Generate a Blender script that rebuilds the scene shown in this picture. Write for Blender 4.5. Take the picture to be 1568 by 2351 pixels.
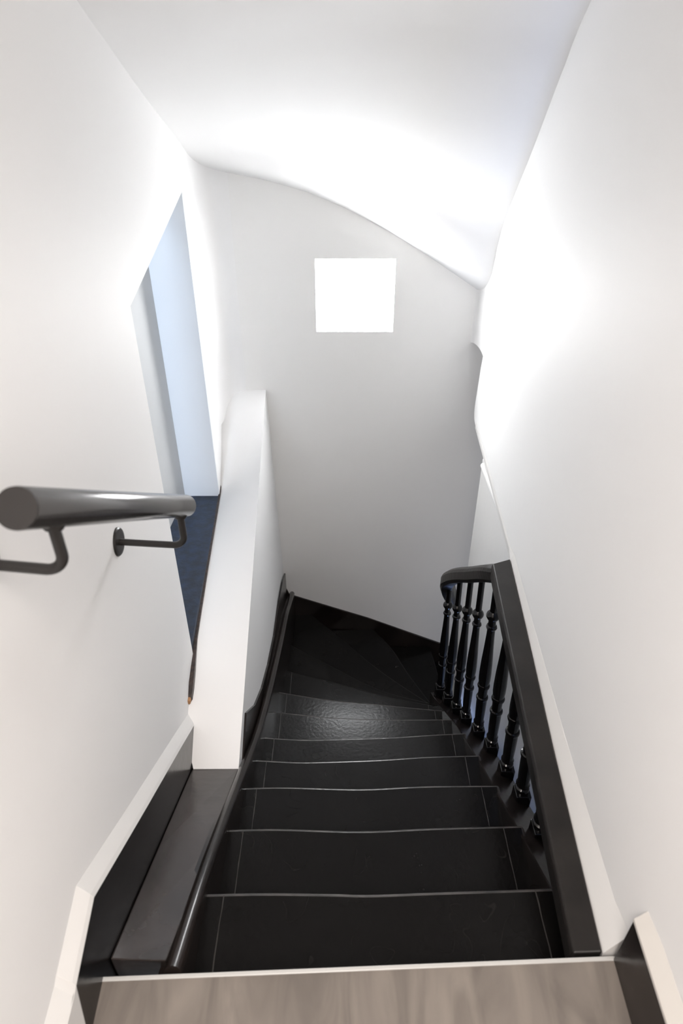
import bpy, bmesh, math, random
from mathutils import Vector
random.seed(4)
for o in list(bpy.data.objects): bpy.data.objects.remove(o)
S = bpy.context.scene
COL = S.collection
PI = math.pi

# ------------------------------------------------------------------ camera
PITCH = math.radians(33.1); FPX = 1450.0
cam_d = bpy.data.cameras.new('camera'); cam = bpy.data.objects.new('camera', cam_d); COL.objects.link(cam)
cam.location = (0, 0, 0); cam.rotation_euler = (PI/2 - PITCH, 0, 0)
cam_d.sensor_fit = 'VERTICAL'; cam_d.sensor_height = 36; cam_d.lens = FPX/2351*36
cam_d.clip_start = 0.02
cam_d.dof.use_dof = True; cam_d.dof.focus_distance = 2.7; cam_d.dof.aperture_fstop = 3.6
S.camera = cam
# ------------------------------------------------------------------ light
S.view_settings.view_transform = 'Standard'; S.view_settings.look = 'None'
S.view_settings.gamma = 1; S.view_settings.use_curve_mapping = False
S.view_settings.exposure = 1.32
W = bpy.data.worlds.new('world'); S.world = W; W.use_nodes = True
W.node_tree.nodes['Background'].inputs[0].default_value = (0.9, 0.93, 1, 1)
W.node_tree.nodes['Background'].inputs[1].default_value = 0.2
def area(name, loc, rot, sx, sy, power, color):
    l = bpy.data.lights.new(name, 'AREA'); l.shape = 'RECTANGLE'; l.size = sx; l.size_y = sy
    l.energy = power; l.color = color
    o = bpy.data.objects.new(name, l); COL.objects.link(o); o.location = loc; o.rotation_euler = rot
    return o
WINDOW_STRENGTH = 17.0
lamp = area('landing_lamp', (0.0, -0.6, 1.05), (math.radians(4), 0, 0), 0.9, 0.9, 16.0, (1, 0.915, 0.855)); lamp.data.spread = math.radians(118)
area('passage_daylight', (-0.78, 0.75, -0.55), (math.radians(82), 0, 0), 0.22, 0.9, 12.0, (0.68, 0.81, 1))
area('lower_hall_daylight', (1.75, 2.2, -3.6), (0, math.radians(100), 0), 1.0, 1.0, 0.5, (0.5, 0.62, 1))
area('well_blue_fill', (0.72, 2.0, -3.3), (math.radians(180), 0, 0), 0.04, 1.3, 1.6, (0.35, 0.52, 1)).data.spread = math.radians(70)  # added unseen strip light in the gap, tints panel and balusters blue

# ------------------------------------------------------------------ materials
def mat(name, col, rough, bump=0.0, bscale=30, var=0.0, vscale=3, spec=0.5, detail=3):
    m = bpy.data.materials.new(name); m.use_nodes = True; n = m.node_tree.nodes; L = m.node_tree.links
    b = n['Principled BSDF']; b.inputs['Base Color'].default_value = (*col, 1); b.inputs['Roughness'].default_value = rough
    b.inputs['Specular IOR Level'].default_value = spec
    tc = n.new('ShaderNodeTexCoord')
    if bump:
        t = n.new('ShaderNodeTexNoise'); t.inputs['Scale'].default_value = bscale; t.inputs['Detail'].default_value = detail
        L.new(tc.outputs['Object'], t.inputs['Vector'])
        bp = n.new('ShaderNodeBump'); bp.inputs['Strength'].default_value = 1; bp.inputs['Distance'].default_value = bump
        L.new(t.outputs['Fac'], bp.inputs['Height']); L.new(bp.outputs[0], b.inputs['Normal'])
    if var:
        t = n.new('ShaderNodeTexNoise'); t.inputs['Scale'].default_value = vscale; t.inputs['Detail'].default_value = 4
        L.new(tc.outputs['Object'], t.inputs['Vector'])
        r = n.new('ShaderNodeValToRGB')
        r.color_ramp.elements[0].position = 0.35; r.color_ramp.elements[1].position = 0.65
        r.color_ramp.elements[0].color = (*[c*(1-var) for c in col], 1); r.color_ramp.elements[1].color = (*[min(1, c*(1+var)) for c in col], 1)
        L.new(t.outputs['Fac'], r.inputs[0]); L.new(r.outputs[0], b.inputs['Base Color'])
    return m
M_wall = mat('white_plaster', (0.87, 0.865, 0.86), 0.62, 0.0006, 18, spec=0.3)
M_backw = mat('matt_white_plaster', (0.87, 0.863, 0.85), 0.85, 0.0004, 25, spec=0.2)
M_ceil = mat('white_ceiling', (0.86, 0.855, 0.85), 0.8, 0.0003, 14, spec=0.2)
M_gloss = mat('white_gloss_paint', (0.82, 0.815, 0.80), 0.4, 0.0008, 22)
M_rail = mat('painted_handrail', (0.0115, 0.0098, 0.0088), 0.36, 0.0010, 26, 0.3, 9, spec=0.3)
M_str = mat('black_string_paint', (0.012, 0.0088, 0.0078), 0.24, 0.0010, 16, 0.4, 7, spec=0.4)
M_bal = mat('black_baluster_paint', (0.004, 0.0037, 0.0042), 0.16, 0.0008, 40)
M_tube = mat('graphite_rail', (0.12, 0.115, 0.113), 0.19, spec=0.6)
M_tube.node_tree.nodes['Principled BSDF'].inputs['Metallic'].default_value = 0.75
M_brk = mat('graphite_bracket', (0.02, 0.018, 0.017), 0.35, spec=0.4)
M_navy = mat('navy_floor_paint', (0.009, 0.0185, 0.040), 0.5, 0.0014, 60, 0.35, 25)
M_strip = mat('dark_brown_edge', (0.035, 0.022, 0.018), 0.4, 0.001, 60, 0.6, 60)
M_chip = mat('bare_wood_chip', (0.42, 0.22, 0.10), 0.7)
M_trim = mat('off_white_trim_paint', (0.70, 0.69, 0.675), 0.5)
M_cream = mat('cream_trim_paint', (0.60, 0.575, 0.54), 0.5)
M_skirt = mat('black_skirting_paint', (0.0035, 0.003, 0.003), 0.22, 0.0008, 16, 0.3, 7, spec=0.3)
M_metal = mat('tile_edge_profile', (0.44, 0.435, 0.42), 0.4)
M_seam = mat('worn_paint_seam', (0.022, 0.019, 0.017), 0.5)
M_side = mat('shaded_side_paint', (0.5, 0.505, 0.505), 0.6)  # greyed so the colour carries the shade on the passage side wall
M_ledge = mat('brownish_black_ledge_paint', (0.030, 0.024, 0.022), 0.26, 0.0010, 14, 0.25, 6, spec=0.5)
M_edge = mat('step_edge_highlight', (0.03, 0.026, 0.024), 0.3, 0.0012, 45, 0.7, 14, spec=0.6)  # nosing highlight put into the colour, lighter and glossier than the treads
M_blue = mat('pale_blue_white_paint', (0.80, 0.83, 0.86), 0.6)

def tile_material():
    m = bpy.data.materials.new('beige_stone_tile'); m.use_nodes = True; n = m.node_tree.nodes; L = m.node_tree.links
    b = n['Principled BSDF']; b.inputs['Roughness'].default_value = 0.45
    tc = n.new('ShaderNodeTexCoord'); mp = n.new('ShaderNodeMapping'); mp.inputs['Scale'].default_value = (9, 2.2, 1)
    mp.inputs['Rotation'].default_value = (0, 0, 0.5)
    t = n.new('ShaderNodeTexNoise'); t.inputs['Scale'].default_value = 1.6; t.inputs['Detail'].default_value = 6; t.inputs['Distortion'].default_value = 1.2
    r = n.new('ShaderNodeValToRGB'); e = r.color_ramp.elements
    e[0].position = 0.3; e[0].color = (0.115, 0.099, 0.086, 1); e[1].position = 0.72; e[1].color = (0.205, 0.178, 0.153, 1)
    L.new(tc.outputs['Object'], mp.inputs[0]); L.new(mp.outputs[0], t.inputs['Vector']); L.new(t.outputs['Fac'], r.inputs[0]); L.new(r.outputs[0], b.inputs['Base Color'])
    return m
M_tile = tile_material()

def tread_material():
    # black gloss paint with an orange-peel surface, worn duller in patches, and faint chalky scuff loops
    m = bpy.data.materials.new('black_tread_paint'); m.use_nodes = True; n = m.node_tree.nodes; L = m.node_tree.links
    b = n['Principled BSDF']; b.inputs['Specular IOR Level'].default_value = 0.17
    tc = n.new('ShaderNodeTexCoord')
    def noise(sc, det=4, dist=0):
        t = n.new('ShaderNodeTexNoise'); t.inputs['Scale'].default_value = sc; t.inputs['Detail'].default_value = det; t.inputs['Distortion'].default_value = dist
        L.new(tc.outputs['Object'], t.inputs['Vector']); return t
    wear = noise(5, 4)
    rr = n.new('ShaderNodeMapRange'); rr.inputs[1].default_value = 0.35; rr.inputs[2].default_value = 0.7; rr.inputs[3].default_value = 0.22; rr.inputs[4].default_value = 0.28
    L.new(wear.outputs['Fac'], rr.inputs[0]); L.new(rr.outputs[0], b.inputs['Roughness'])
    # scuff lines: thin iso-lines of a warped noise, only inside patches
    ln = noise(5.5, 1, 1.5)
    s1 = n.new('ShaderNodeMath'); s1.operation = 'SUBTRACT'; s1.inputs[1].default_value = 0.52; L.new(ln.outputs['Fac'], s1.inputs[0])
    s2 = n.new('ShaderNodeMath'); s2.operation = 'ABSOLUTE'; L.new(s1.outputs[0], s2.inputs[0])
    s3 = n.new('ShaderNodeMapRange'); s3.inputs[1].default_value = 0.0; s3.inputs[2].default_value = 0.007; s3.inputs[3].default_value = 1; s3.inputs[4].default_value = 0
    L.new(s2.outputs[0], s3.inputs[0])
    pa = noise(9, 2); p2 = n.new('ShaderNodeMapRange'); p2.inputs[1].default_value = 0.52; p2.inputs[2].default_value = 0.62
    L.new(pa.outputs['Fac'], p2.inputs[0])
    mu = n.new('ShaderNodeMath'); mu.operation = 'MULTIPLY'; L.new(s3.outputs[0], mu.inputs[0]); L.new(p2.outputs[0], mu.inputs[1])
    dots = n.new('ShaderNodeTexVoronoi'); dots.inputs['Scale'].default_value = 95; L.new(tc.outputs['Object'], dots.inputs['Vector'])
    d2 = n.new('ShaderNodeMapRange'); d2.inputs[1].default_value = 0.3; d2.inputs[2].default_value = 0.2
    L.new(dots.outputs['Distance'], d2.inputs[0])
    pb = noise(6.3, 1); p3 = n.new('ShaderNodeMapRange'); p3.inputs[1].default_value = 0.66; p3.inputs[2].default_value = 0.70
    L.new(pb.outputs['Fac'], p3.inputs[0])
    m2 = n.new('ShaderNodeMath'); m2.operation = 'MULTIPLY'; L.new(d2.outputs[0], m2.inputs[0]); L.new(p3.outputs[0], m2.inputs[1])
    mx = n.new('ShaderNodeMath'); mx.operation = 'MAXIMUM'; L.new(mu.outputs[0], mx.inputs[0]); L.new(m2.outputs[0], mx.inputs[1])
    mix = n.new('ShaderNodeMix'); mix.data_type = 'RGBA'; m2.inputs[1].default_value = 0
    mix.inputs[6].default_value = (0.0038, 0.0034, 0.0032, 1); mix.inputs[7].default_value = (0.011, 0.010, 0.0095, 1)
    L.new(mx.outputs[0], mix.inputs[0]); L.new(mix.outputs[2], b.inputs['Base Color'])
    bn = noise(70, 3); bp = n.new('ShaderNodeBump'); bp.inputs['Distance'].default_value = 0.0006
    L.new(bn.outputs['Fac'], bp.inputs['Height']); L.new(bp.outputs[0], b.inputs['Normal'])
    return m
M_tread = tread_material()
def emit(name, col, st):
    m = bpy.data.materials.new(name); m.use_nodes = True; n = m.node_tree.nodes
    n.remove(n['Principled BSDF']); e = n.new('ShaderNodeEmission'); e.inputs[0].default_value = (*col, 1); e.inputs[1].default_value = st
    m.node_tree.links.new(e.outputs[0], n['Material Output'].inputs[0]); return m
M_win = emit('bright_daylight_pane', (0.97, 0.985, 1), WINDOW_STRENGTH)

# ------------------------------------------------------------------ helpers
def obj(name, bm, m, parent=None, bevel=0, smooth=False, seg=2, solid=0):
    bmesh.ops.remove_doubles(bm, verts=bm.verts, dist=1e-6)
    bmesh.ops.recalc_face_normals(bm, faces=bm.faces)
    me = bpy.data.meshes.new(name); bm.to_mesh(me); bm.free()
    if smooth:
        for p in me.polygons: p.use_smooth = True
        me.set_sharp_from_angle(angle=math.radians(32))
    me.materials.append(m); o = bpy.data.objects.new(name, me); COL.objects.link(o)
    if parent: o.parent = parent
    if solid:
        md = o.modifiers.new('solid', 'SOLIDIFY'); md.thickness = solid; md.offset = 1
    if bevel:
        md = o.modifiers.new('bevel', 'BEVEL'); md.width = bevel; md.segments = seg; md.limit_method = 'ANGLE'; md.angle_limit = math.radians(35)
    return o
def structure(o): o['kind'] = 'structure'; return o
def thing(name, label, cat, loc):
    o = bpy.data.objects.new(name, None); COL.objects.link(o); o.location = loc; o['label'] = label; o['category'] = cat; o.empty_display_size = 0.1
    return o
def loft(rings, cap=True, closed=True, bm=None):
    bm = bm or bmesh.new(); R = [[bm.verts.new(p) for p in r] for r in rings]; n = len(rings[0])
    for a, b in zip(R, R[1:]):
        for i in range(n if closed else n-1):
            j = (i+1) % n; bm.faces.new((a[i], a[j], b[j], b[i]))
    if cap: bm.faces.new(R[0][::-1]); bm.faces.new(R[-1])
    return bm
def prism(top, bottom, bm=None):            # two matching outlines
    bm = bm or bmesh.new(); a = [bm.verts.new(p) for p in top]; b = [bm.verts.new(p) for p in bottom]; n = len(a)
    bm.faces.new(a); bm.faces.new(b[::-1])
    for i in range(n): bm.faces.new((a[i], b[i], b[(i+1) % n], a[(i+1) % n]))
    return bm
def box(x0, x1, y0, y1, z0, z1, bm=None):
    t = [(x0, y0, z1), (x1, y0, z1), (x1, y1, z1), (x0, y1, z1)]
    return prism(t, [(x, y, z0) for x, y, z in t], bm)
def catmull(P, n=8):
    P = [Vector(p) for p in P]; Q = [P[0]*2-P[1]] + P + [P[-1]*2-P[-2]]; out = []
    for i in range(1, len(Q)-2):
        a, b, c, d = Q[i-1:i+3]
        for k in range(n):
            t = k/n; out.append(0.5*((2*b)+(c-a)*t+(2*a-5*b+4*c-d)*t*t+(3*b-a-3*c+d)*t**3))
    out.append(P[-1]); return out
def tube(P, r, seg=16, up=Vector((0, 0, 1)), prof=None, bm=None):
    P = [Vector(p) for p in P]; rings = []
    for i, p in enumerate(P):
        t = (P[min(i+1, len(P)-1)]-P[max(i-1, 0)]).normalized()
        u = up if abs(t.dot(up)) < 0.95 else Vector((0, 1, 0))
        s = t.cross(u).normalized(); v = s.cross(t)
        pts = prof or [(r*math.cos(2*PI*k/seg), r*math.sin(2*PI*k/seg)) for k in range(seg)]
        rings.append([p+s*a+v*b for a, b in pts])
    return loft(rings, bm=bm)
def lerp(pts, t):                            # piecewise-linear y(x)
    if t <= pts[0][0]: a, b = pts[0], pts[1]
    elif t >= pts[-1][0]: a, b = pts[-2], pts[-1]
    else:
        for a, b in zip(pts, pts[1:]):
            if t <= b[0]: break
    return a[1]+(b[1]-a[1])*(t-a[0])/(b[0]-a[0])

XL = lambda y: -0.464-0.066*y                # plane of the left skirting
XLW = lambda y: -0.489-0.066*y               # plaster above it, set back
XRP = [(-1.8, .50), (.55, .606), (.70, .604), (1.15, .630), (2.03, .692), (3.3, .771), (3.7, .795)]   # right wall, slightly wavy old plaster
XR = lambda y: lerp(XRP, y)
LAND = -1.55; YB = 3.6
nosing = lambda y: LAND-0.686*(y-0.585)

# ------------------------------------------------------------------ room shell
DOOR = dict(nb=(1.90, -1.945), nt=(1.825, -0.51), fb=(3.06, -1.90), ft=(2.99, -0.335))
def left_panel(poly, bm, th=0.12):
    prism([(XLW(y), y, z) for y, z in poly], [(XLW(y)-th, y, z) for y, z in poly], bm)
bm = bmesh.new()
yn, yf = 1.86, 3.05
left_panel([(-1.8, -1.75), (-1.8, 2.0), (yn, 2.0), (yn, -0.5), (yn, -1.94), (yn, -4.2), (0.4, -4.2), (0.4, -1.75)], bm)
left_panel([(yn, -0.50), (yn, 2.0), (yf, 2.0), (yf, -0.33)], bm)
left_panel([(yf, 2.0), (3.75, 2.0), (3.75, -4.2), (yf, -4.2)], bm)
left_panel([(yn, -1.96), (yf, -1.96), (yf, -4.2), (yn, -4.2)], bm)
structure(obj('wall_left', bm, M_wall))

# rounded inside corner where the left wall turns into the back wall
def fillet(x0, y0, x1, y1, cx, cy, z0, z1, name, m, n=24):
    lo, hi = [], []
    for k in range(n+1):
        t = k/n
        x = (1-t)**2*x0+2*t*(1-t)*cx+t*t*x1; y = (1-t)**2*y0+2*t*(1-t)*cy+t*t*y1
        lo.append((x, y)); 
    pts = lo+[(cx, cy)]
    return structure(obj(name, prism([(x, y, z1) for x, y in pts], [(x, y, z0) for x, y in pts]), m, smooth=True))
fillet(XLW(3.25), 3.25, -0.54, 3.6, XLW(3.6)-0.01, 3.62, -1.6, 0.6, 'trim_1', M_wall)

WX0, WX1, WZ0, WZ1 = -0.143, 0.294, -1.112, -0.716
bm = bmesh.new()
for a in ((-0.95, WX0, -5.0, 1.2), (WX1, 3.0, -5.0, 1.2), (WX0, WX1, -5.0, WZ0), (WX0, WX1, WZ1, 1.2)):
    box(a[0], a[1], YB, YB+0.12, a[2], a[3], bm)
structure(obj('wall_back', bm, M_backw))
structure(obj('window_1', box(WX0, WX1, YB+0.012, YB+0.03, WZ0, WZ1), M_win))

# right wall: from behind the camera to its free end near the back wall
def right_panel(poly, bm, th=0.12):
    prism([(XR(y), y, z) for y, z in poly], [(XR(y)+th, y, z) for y, z in poly], bm)
bm = bmesh.new(); rings = []
for y, zb in [(-1.8, -1.75), (-.6, -1.75), (.3, -1.75), (.55, -1.75), (.62, -1.75), (.621, -1.57), (.70, -1.57), (.9, -1.57), (1.15, -1.57), (1.4, -1.57), (1.7, -1.57), (2.03, -1.57), (2.4, -1.57), (2.8, -1.57), (3.1, -1.57), (3.36, -1.57)]:
    x = XR(y)
    if zb == -1.57 and y < .63: x = XR(.62)
    rings.append([(x, y, 2.0), (x, y, zb), (x+.12, y, zb), (x+.12, y, 2.0)])
loft(rings, bm=bm)
right_panel([(3.355, -1.57), (3.355, -1.16), (3.385, -1.25), (3.41, -1.40), (3.425, -1.47), (3.425, -1.53), (3.40, -1.56)], bm)
structure(obj('wall_right', bm, M_wall, smooth=True))
fillet(XR(3.30), 3.30, 0.735, 3.6, XR(3.6)+0.01, 3.62, -1.175, 1.0, 'trim_2', M_wall)
# wall below landing level on the far side of the stairwell
structure(obj('wall_stairwell', box(0.745, 0.80, 0.66, 2.955, -5.0, -1.575), M_gloss, bevel=0.012))
structure(obj('trim_3', tube([(0.742, 2.90, -1.60), (0.742, 2.0, -1.605)], 0.016, 10), M_gloss, smooth=True))
structure(obj('wall_far_right', box(3.0, 3.1, 0, 3.7, -5.0, 0.5), M_backw))
structure(obj('wall_front', box(-1.2, 1.2, -1.9, -1.8, -1.8, 2.0), M_wall))
# white trim strip along the foot of the right wall
TB = [(0.625, .567), (1.15, .607), (1.65, .650), (2.03, .680), (2.10, XR(2.1)-.004), (3.3, XR(3.3)-.004)]
structure(obj('trim_4', loft([[(x, y, -1.552), (XR(y)-0.001, y, -1.552+(XR(y)-x)*2.2), (XR(y)+0.01, y, -1.50), (XR(y)+0.01, y, -1.575), (x, y, -1.575)] for y, x in TB]), M_trim))

# winding soffit overhead
LC = [(-1.8, 1.3), (-0.5, 1.25), (0.3, 0.85), (1.0, 0.47), (1.85, 0.19), (2.1, 0.118), (2.47, 0.014), (3.15, -0.157), (3.7, -0.31)]
RC = [(-1.8, 1.3), (-0.5, 1.28), (0.5, 1.12), (1.3, 0.76), (2.29, 0.238), (2.48, 0.105), (2.82, -0.17), (3.28, -0.53), (3.42, -0.78), (3.70, -0.99)]
BC = [(-0.9, -0.26), (-0.601, -0.303), (-0.363, -0.348), (-0.143, -0.411), (0.059, -0.493), (0.267, -0.598), (0.509, -0.74), (0.726, -0.878), (0.90, -0.99)]
LCs = [(p.x, p.y) for p in catmull([(a, b, 0) for a, b in LC], 6)]; RCs = [(p.x, p.y) for p in catmull([(a, b, 0) for a, b in RC], 6)]
def soffit(u, y):
    x0, x1 = XLW(y)-0.03, XR(y)+0.03; x = x0+(x1-x0)*u
    z = lerp(LCs, y)*(1-u)+lerp(RCs, y)*u
    b0, b1 = lerp(BC, -0.74), lerp(BC, 0.85); bx = -0.74+1.59*u
    bump = lerp(BC, bx)-(b0*(1-u)+b1*u)
    w = max(0, min(1, (y-0.3)/3.3)); w = w*w*(3-2*w)
    return (x, y, z+bump*w)
bm = bmesh.new(); NY, NX = 90, 40
G = [[bm.verts.new(soffit(i/NX, -1.8+5.45*j/NY)) for i in range(NX+1)] for j in range(NY+1)]
for j in range(NY):
    for i in range(NX): bm.faces.new((G[j][i], G[j][i+1], G[j+1][i+1], G[j+1][i]))
c_ = obj('ceiling', bm, M_ceil, smooth=True); structure(c_)
md = c_.modifiers.new('solid', 'SOLIDIFY'); md.thickness = 0.06; md.offset = 1 if c_.data.polygons[0].normal.z > 0 else -1

# landing floor, its edge profile, lower hall floor
structure(obj('floor', prism([(-0.545, -1.8, LAND), (0.60, -1.8, LAND), (0.598, 0.612, LAND), (-0.525, 0.572, LAND)],
    [(-0.545, -1.8, LAND-0.16), (0.60, -1.8, LAND-0.16), (0.598, 0.612, LAND-0.16), (-0.525, 0.572, LAND-0.16)]), M_tile))
structure(obj('trim_5', prism([(-0.525, 0.571, LAND+0.002), (0.598, 0.611, LAND+0.002), (0.598, 0.620, LAND+0.002), (-0.525, 0.580, LAND+0.002)],
    [(-0.525, 0.571, LAND-0.03), (0.598, 0.611, LAND-0.03), (0.598, 0.620, LAND-0.03), (-0.525, 0.580, LAND-0.03)]), M_metal, bevel=0.002))
structure(obj('floor_lower', box(-0.9, 3.0, 0.4, 3.7, -5.1, -5.0), M_tile))

# landing skirtings (black) with the plaster ledge above
bm = bmesh.new()
t = [(XR(y)-0.02, y, z) for y, z in ((-1.7, -1.38), (0.614, -1.38), (0.614, LAND), (-1.7, LAND))]
prism(t, [(x+0.025, y, z) for x, y, z in t], bm)
structure(obj('baseboard_right', bm, M_str, bevel=0.002))
bm = bmesh.new()
rings = [[(XR(y)-0.02, y, -1.38), (XR(y)-0.02, y, -1.372), (XR(y)+0.004, y, -1.335), (XR(y)+0.004, y, -1.38)] for y in (-1.7, 0.614)]
structure(obj('trim_6', loft(rings), M_cream))
# left skirting, following landing and flight
sk_top = [(-1.7, -1.392), (0.45, -1.392), (0.506, -1.388), (0.652, -1.366), (1.0, -1.61), (1.4, -1.885), (1.80, -2.165)]
bm = bmesh.new(); top = sk_top; bot = [(1.80, -2.6), (0.60, -2.0), (0.60, LAND-0.1), (-1.7, LAND-0.1)]
poly = top+bot
prism([(XL(y), y, z) for y, z in poly], [(XL(y)-0.02, y, z) for y, z in poly], bm)
structure(obj('baseboard_left', bm, M_skirt))
rings = []
for y, z in sk_top[2:]:
    rings.append([(XL(y)+0.001, y, z), (XL(y)-0.004, y, z+0.012), (XLW(y)-0.002, y, z+0.05), (XLW(y)-0.002, y, z)])
structure(obj('trim_7', loft(rings), M_trim))
y0 = 0.506
structure(obj('trim_8', prism([(XL(y)+0.001, y, z) for y, z in ((-1.7, -1.40), (0.49, -1.392), (0.506, -1.388), (0.47, LAND), (-1.7, LAND))],
    [(XLW(y)-0.001, y, z) for y, z in ((-1.7, -1.36), (0.49, -1.345), (0.506, -1.34), (0.47, LAND), (-1.7, LAND))]), M_trim))

# ------------------------------------------------------------------ side passage behind the left wall
structure(obj('floor_passage', prism([(-1.02, yn, -1.875), (XLW(yn)-.004, yn, -1.875), (XLW(3.043)-.004, 3.043, -1.875), (-1.02, 3.043, -1.875)], [(-1.02, yn, -2), (XLW(yn)-.004, yn, -2), (XLW(3.043)-.004, 3.043, -2), (-1.02, 3.043, -2)]), M_navy))
structure(obj('floor_passage_rear', box(-1.02, -.74, 0.5, yn, -2.0, -1.875), M_navy))
structure(obj('wall_passage_end', box(-1.1, -0.6915, 3.043, 3.068, -2.0, 0.3), M_blue))
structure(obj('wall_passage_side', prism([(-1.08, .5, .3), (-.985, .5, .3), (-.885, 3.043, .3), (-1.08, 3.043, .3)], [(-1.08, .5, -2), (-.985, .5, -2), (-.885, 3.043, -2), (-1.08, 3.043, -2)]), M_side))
structure(obj('ceiling_passage', box(-1.02, -0.60, 0.5, 3.14, 0.25, 0.35), M_wall))
structure(obj('wall_passage_near', box(-1.02, -0.62, 0.45, 0.55, -2.0, 0.3), M_wall))
# frame lining on the near jamb with a hinge
j = structure(obj('jamb_lining_1', box(XLW(yn)-0.14, XLW(yn)-0.012, yn-0.002, yn+0.02, -1.93, -0.50), M_gloss, bevel=0.003))
h = obj('hinge', box(XLW(yn)-0.128, XLW(yn)-0.115, yn+0.018, yn+0.028, -1.30, -1.19), M_gloss, j, bevel=0.003)
hb = bmesh.new(); box(XLW(yn)-0.121, XLW(yn)-0.118, yn+0.0275, yn+0.0285, -1.29, -1.20, hb); obj('hinge_gap', hb, M_brk, h)
# dark floor edging along the opening
pts = [(1.66, -1.965, 0.003), (1.68, -1.95, 0.014), (1.72, -1.925, 0.018), (1.80, -1.912, 0.016), (1.95, -1.903, 0.007), (2.4, -1.887, 0.005), (3.0, -1.870, 0.005), (3.12, -1.856, 0.005), (3.2, -1.843, 0.002)]
rings = [[(XLW(y)+w, y, z), (XLW(y)+w, y, z-0.03), (XLW(y)-0.006, y, z-0.03), (XLW(y)-0.006, y, z)] for y, z, w in pts]
rings = [[(x, y, z) for x, y, z in r] for r in rings]
th = thing('threshold_strip', 'chipped dark brown floor edging strip along the opening in the left wall', 'threshold', (XLW(2.4), 2.4, -1.9))
o = obj('edging', loft(rings), M_strip); o.parent = th; o.matrix_parent_inverse = th.matrix_world.inverted()
o.matrix_parent_inverse.translation = -th.location
def child(o, t): o.parent = t; o.matrix_parent_inverse.translation = -t.location; return o
child(obj('bare_chip', box(XLW(1.67)-0.004, XLW(1.67)+0.010, 1.655, 1.685, -1.975, -1.955), M_chip, bevel=0.003), th)['label'] = 'bare orange wood where the paint has chipped off'

# ------------------------------------------------------------------ thick low wall with the raked white top
X_f = -0.384
RE = [(1.451, -2.09), (1.75, -2.003), (2.2, -1.873), (3.1, -1.611), (3.6, -1.466)]      # right edge heights
LE = [(1.451, -2.09), (1.60, -2.01), (1.75, -1.945), (1.95, -1.917), (2.4, -1.902), (3.0, -1.886), (3.12, -1.865), (3.3, -1.75), (3.6, -1.466)]
LEs = [(p.x, p.y) for p in catmull([(u, v, 0) for u, v in LE], 6)]
rings = []; NR, NC = 70, 10
for q in range(NR+1):
    y = 1.451+(3.6-1.451)*q/NR
    xl = -0.553+(XLW(1.56)-0.006+0.553)*(y-1.451)/0.109 if y < 1.56 else XLW(y)-0.006
    xt = X_f-0.034*(y-1.451); xb = X_f-0.012*(y-1.451)
    zb = lerp([(1.45, -2.20), (1.5, -2.30), (2.13, -2.7), (3.6, -3.3)], y)
    zl, zr = lerp(LEs, y), lerp(RE, y)
    rings.append([(xl+(xt-xl)*c/NC, y, zl+(zr-zl)*c/NC) for c in range(NC+1)]+[(xb, y, zb), (xl, y, zb)])
structure(obj('wall_parapet', loft(rings), M_wall, smooth=True))

# ------------------------------------------------------------------ staircase
stair = thing('staircase', 'black gloss painted winding wooden staircase descending between the white walls', 'staircase', (0.1, 0.6, LAND))
ZS = {k: LAND-0.175*k for k in range(0, 14)}; ZS[10] = -3.27; ZS[11] = -3.42; ZS[12] = -3.60; ZS[13] = -3.78
NOS = {
 0: [(-0.37, 0.55), (0.57, 0.58)],
 1: [(-0.37, .834), (-0.2, .837), (-.02, .835), (0.075, .833), (.25, .839), (0.57, .849)],
 2: [(-0.37, 1.108), (-.2, 1.112), (0.06, 1.105), (.3, 1.115), (0.57, 1.122)],
 3: [(-0.37, 1.366), (-.2, 1.370), (0.069, 1.363), (.3, 1.374), (0.57, 1.377)],
 4: [(-0.37, 1.608), (-0.2, 1.598), (-.096, 1.598), (0.156, 1.608), (.35, 1.622), (0.57, 1.629)],
 5: [(-0.37, 1.850), (-0.2, 1.838), (-0.073, 1.838), (0.22, 1.849), (.4, 1.862), (0.57, 1.872)],
 6: [(-0.37, 2.140), (-0.2, 2.118), (-0.05, 2.100), (0.243, 2.088), (0.58, 2.089)],
 7: [(-0.38, 2.422), (-0.15, 2.375), (-0.002, 2.352), (.2, 2.330), (0.368, 2.308), (0.58, 2.284)],
 8: [(-0.38, 2.75), (-0.2, 2.69), (-0.003, 2.630), (0.286, 2.528), (0.58, 2.455)],
 9: [(-0.40, 3.170), (-0.066, 2.938), (0.243, 2.736), (0.58, 2.62)],
 10: [(-0.224, 3.595), (-0.003, 3.345), (0.262, 3.035), (0.60, 2.72)],
 11: [(0.247, 3.60), (0.375, 3.39), (0.482, 3.13), (0.62, 2.85)],
 12: [(0.698, 3.60), (0.72, 3.35), (0.74, 3.0)],
 13: [(1.1, 3.6), (1.0, 3.3), (0.86, 3.0)],
}
def offs(poly, d):                            # shift a nosing line back towards the step above
    out = []
    for i, p in enumerate(poly):
        a = Vector(poly[max(i-1, 0)]); b = Vector(poly[min(i+1, len(poly)-1)]); t = (b-a).normalized()
        n = Vector((t.y, -t.x)); out.append((p[0]+n.x*d, p[1]+n.y*d))
    return out
def smooth2(P): return [(q.x, q.y) for q in catmull([(a, b, 0) for a, b in P], 6)]
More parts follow.
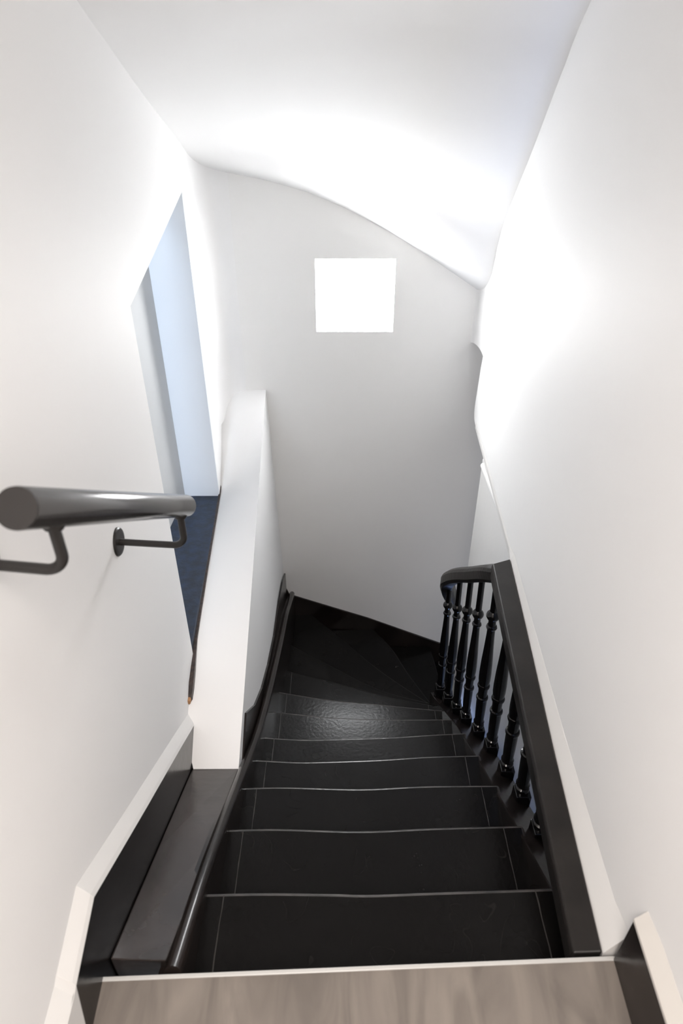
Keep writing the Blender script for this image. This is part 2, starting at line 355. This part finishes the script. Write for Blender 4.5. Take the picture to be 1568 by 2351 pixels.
for k in range(1, 14):
    fr = smooth2(NOS[k]); bk = smooth2(offs(NOS[k-1], 0.035))
    extra = []
    if k == 10: extra = [(-0.40, 3.595)]
    poly = bk+fr[::-1] if k != 10 else bk+fr[::-1]+extra
    z = ZS[k]
    bm = prism([(x, y, z) for x, y in poly], [(x, y, z-0.03) for x, y in poly])
    tr = obj('tread', bm, M_tread, bevel=0.010, seg=4)
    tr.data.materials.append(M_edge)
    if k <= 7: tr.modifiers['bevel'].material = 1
    child(tr, stair)
    # paint seams where the end caps of the tread meet the boards
    if k <= 8:
        for s, xx in ((-1, -0.305), (1, 0.505)):
            xx = xx+(0.0 if k > 1 else s*0.0)
            ya = lerp(NOS[k-1], xx)-0.0; yb = lerp(NOS[k], xx)-0.006
            n = 9; L_, R_ = [], []
            for q in range(n):
                y = ya+(yb-ya)*q/(n-1); w = 0.0007+random.random()*0.0010; jx = xx+random.uniform(-.0008, .0008)
                L_.append((jx-w, y, z+0.0006)); R_.append((jx+w, y, z+0.0006))
            o = obj('paint_seam', prism(L_+R_[::-1], [(a, b, c-0.0008) for a, b, c in L_+R_[::-1]]), M_seam, tr)
for k in range(0, 13):
    f = smooth2(offs(NOS[k], 0.03)); b = smooth2(offs(NOS[k], 0.045)); poly = f+b[::-1]
    z1 = ZS[k]-0.02 if k else LAND-0.032; z0 = ZS[k+1]-0.01
    child(obj('riser', prism([(x, y, z1) for x, y in poly], [(x, y, z0) for x, y in poly]), M_tread), stair)

# right string: slightly canted top, curving away round the well at the foot
rs = [(.552, .585, .66, -1.57), (.553, 1.1, .675, nosing(1.1)), (.556, 1.6, .69, nosing(1.6)), (.553, 2.0, .695, nosing(2.0)-.01), (.547, 2.3, .69, nosing(2.3)-.04), (.540, 2.5, .685, nosing(2.5)-.06),
      (.55, 2.66, .70, nosing(2.66)-.09), (.60, 2.80, .71, -3.22), (.68, 2.90, .735, -3.36), (.80, 2.97, .80, -3.5)]
rings = []
for i, (x, y, xr, z) in enumerate(rs):
    yr = y if i < 6 else y-0.09*(i-5)*0.6
    zr = z-0.075 if i < 6 else z-0.05
    rings.append([(x, y, z), (xr, yr, zr), (xr, yr, z-0.45), (x, y, z-0.45)])
sr = child(obj('string', loft(rings), M_str, bevel=0.006), stair)
sr['label'] = 'string board under the balusters'

# left string with round bead
bead = [(.60, -1.585), (.911, -1.745), (1.326, -2.01), (1.739, -2.285), (2.176, -2.50), (2.69, -2.70), (3.07, -2.82), (3.30, -2.93), (3.585, -3.06)]
bp = catmull([(-0.366, y, z) for y, z in bead], 6)
rings = [[(-0.348, p.y, p.z-0.01), (-0.40, p.y, p.z-0.01), (-0.40, p.y, p.z-0.42), (-0.348, p.y, p.z-0.42)] for p in bp]
child(obj('string', loft(rings), M_str), stair)
child(obj('bead_moulding', tube(bp, 0.019, 12), M_str, smooth=True), stair)['label'] = 'rounded bead moulding along the left side'
# broad sloping ledge outside the bead
lt = [(.62, -1.565, -1.575), (1.0, -1.806, -1.812), (1.453, -2.095, -2.092), (1.55, -2.16, -2.16)]
rings = [[(XL(y)+0.001, y, a), (-0.384, y, b), (-0.384, y, b-0.14), (XL(y)+0.001, y, a-0.14)] for y, a, b in lt]
child(obj('ledge', loft(rings), M_ledge, bevel=0.004), stair)['label'] = 'broad sloping ledge between the bead and the left wall'
# dark board on the foot of the parapet
wb = [(1.50, -2.15), (1.695, -2.075), (1.90, -2.27), (2.13, -2.418), (2.4, -2.54), (2.727, -2.648), (3.1, -2.70), (3.369, -2.77), (3.59, -2.87)]
rings = []
for y, z in wb:
    x = X_f-0.012*(y-1.451)+0.004
    zb = lerp(bead, y)-0.05
    rings.append([(x, y, max(z, zb+0.02)), (x, y, zb), (x-0.01, y, zb), (x-0.01, y, max(z, zb+0.02))])
child(obj('skirting_board', loft(rings), M_str), stair)
# stepped skirting across the back wall
bs = [(-0.46, -2.90), (-0.401, -3.03), (-0.385, -3.072), (-0.013, -3.221), (0.20, -3.305), (.542, -3.464), (.774, -3.571), (1.6, -3.95)]
rings = [[(x, YB, z), (x, YB-0.014, z), (x, YB-0.014, z-0.75), (x, YB, z-0.75)] for x, z in bs]
child(obj('skirting_board', loft(rings), M_str, bevel=0.002), stair)

# ------------------------------------------------------------------ balustrade
bal = thing('banister', 'black banister with turned balusters and curved handrail on the right of the stairs', 'banister', (0.63, 1.9, -2.6))
beam_l = [(.50, .625), (.54, 1.15), (.575, 1.65), (.600, 2.0)]
beam_r = [(.565, .625), (.605, 1.15), (.648, 1.65), (.678, 2.025)]
rings = []
for (xa, ya), (xb, yb) in zip(beam_l, beam_r):
    rings.append([(xa+.004, ya, -1.55), (xb, yb, -1.545), (xb, yb, -1.625), (xa+.008, ya, -1.625), (xa, ya, -1.61), (xa, ya, -1.562)])
hb = child(obj('top_rail', loft(rings), M_rail, bevel=0.004, seg=2), bal); hb['label'] = 'straight flat-topped rail running to the landing'
hp = catmull([(.640, 1.985, -1.588), (.612, 2.06, -1.645), (.590, 2.20, -1.765), (.571, 2.35, -1.888), (.559, 2.48, -2.005), (.557, 2.575, -2.11), (.584, 2.65, -2.235), (.632, 2.73, -2.37)], 6)
prof = [(-.037, -.020), (-.037, .014), (-.029, .028), (-.012, .036), (.012, .036), (.029, .028), (.037, .014), (.037, -.020), (.026, -.036), (-.026, -.036)]
child(obj('curved_handrail', tube(hp, 0, prof=prof), M_rail, bevel=0.003), bal)

def baluster(x, y, zb, zt, lx, sc=1):
    H = zt-zb
    P = [(0, .0), (.021, .0), (.021, .10), (.024, .104), (.026, .112), (.024, .119), (.017, .124), (.023, .130), (.025, .137), (.022, .144), (.0205, .15), (.0225, .20), (.0235, .27), (.023, .292),
         (.0265, .296), (.0275, .302), (.0262, .309), (.021, .312), (.0205, .34), (.0215, .368), (.0265, .372), (.0280, .380), (.0262, .388), (.0235, .391),
         (.0262, .42), (.0265, .46), (.0245, .53), (.0205, .61), (.0172, .69), (.0165, .722), (.021, .726), (.0235, .733), (.021, .741), (.0165, .744), (.0160, .772),
         (.0215, .778), (.0270, .789), (.0285, .797), (.0262, .806), (.020, .815), (.0155, .82), (.0150, .86), (.0145, 1.1)]
    seg = 24; rings = []
    for r, h in P:
        h = h*sc if h < 1 else h
        hh = min(h, H); q = max(r*(.92 if sc < 1 else 1), .0005)
        rings.append([(x+lx*hh+q*math.cos(2*PI*k/seg), y+q*math.sin(2*PI*k/seg), zb+hh) for k in range(seg)])
        if h >= H: break
    o = child(obj('baluster', loft(rings), M_bal, smooth=True), bal)
    pb = obj('plinth', prism([(x+a*.027, y+b*.027, zb+.092) for a, b in ((-1, -1), (1, -1), (1, 1), (-1, 1))], [(x+a*.027, y+b*.027, zb-.07) for a, b in ((-1, -1), (1, -1), (1, 1), (-1, 1))]), M_bal, bevel=.003)
    child(pb, bal); pb.parent = o; pb.matrix_parent_inverse.identity()
    return o
BS = [(.588, 2.576, -3.006, -2.12, -.02, .915), (.603, 2.42, -2.90, -1.97, -.02, .93), (.614, 2.26, -2.79, -1.83, -.02, .95), (.629, 2.114, -2.69, -1.70, -.025, .965), (.648, 1.945, -2.573, -1.60, -.03),
      (.660, 1.769, -2.453, -1.61, -.03), (.655, 1.545, -2.299, -1.61, -.03), (.649, 1.351, -2.166, -1.61, -.04), (.630, 1.126, -2.01, -1.61, -.05)]
for b in BS: baluster(*b)

# ------------------------------------------------------------------ wall handrail on the left
rail = thing('wall_handrail', 'dark metallic round wall handrail on angled brackets on the left wall', 'handrail', (-0.45, 1.0, -0.7))
A = Vector((-.409, .668, -.430)); B = Vector((-.398, 1.367, -.872))
d = (B-A).normalized()
rr = 0.0285
rp = [A+d*t for t in (0.0, .002)]
s_ = d.cross(Vector((0, 0, 1))).normalized(); v_ = s_.cross(d)
rings = []
L = (B-A).length
for t, r in ((0, rr-.003), (.0008, rr-.001), (.003, rr), (L-.014, rr), (L-.006, rr-.003), (L-.002, rr-.008), (L, rr-.014)):
    rings.append([A+d*t+s_*r*math.cos(2*PI*k/48)+v_*r*math.sin(2*PI*k/48) for k in range(48)])
rt = child(obj('rail', loft(rings), M_tube, bevel=0, smooth=True), rail)
ec = obj('end_cap', loft([[A-d*.0015+s_*q*math.cos(2*PI*k/48)+v_*q*math.sin(2*PI*k/48) for k in range(48)] for q in (rr-.0006,)]+[[A+d*.001+s_*q*math.cos(2*PI*k/48)+v_*q*math.sin(2*PI*k/48) for k in range(48)] for q in (rr-.0002,)]), M_brk)
child(ec, rail)
def bracket(c, drop):
    top = c-v_*rr*0.9; ar = 0.0088; R = 0.028
    wy = c.y; wall = Vector((XLW(wy), wy, 0))
    z = top.z-drop
    P = [top, Vector((top.x, top.y, z+R))]
    for k in range(1, 9):
        a = k/8*PI/2; P.append(Vector((top.x-R*(1-math.cos(a)), top.y, z+R-R*math.sin(a))))
    P.append(Vector((wall.x-.001, wy, z)))
    br = child(obj('bracket', tube(P, ar, 16, up=Vector((0, 1, 0))), M_brk, smooth=True), rail)
    pl = []
    for dx, r in ((-.001, .038), (.004, .038), (.007, .035), (.008, .028)):
        pl.append([(wall.x+dx, wy+r*math.cos(2*PI*k/32), z+r*math.sin(2*PI*k/32)) for k in range(32)])
    p = obj('wall_plate', loft(pl), M_brk, smooth=False); child(p, rail); p.parent = br; p.matrix_parent_inverse.identity()
    sd = [[top+v_*.010+Vector((0, 0, 0))-v_*t+s_*q*math.cos(2*PI*k/20)+d*q*math.sin(2*PI*k/20) for k in range(20)] for t, q in ((0, .016), (.006, .017), (.0145, .014), (.018, .010))]
    p = obj('saddle', loft(sd), M_brk, smooth=True); child(p, rail); p.parent = br; p.matrix_parent_inverse.identity()
bracket(A+d*(L*0.93), 0.088)
bracket(A+d*(L*0.12), 0.078)
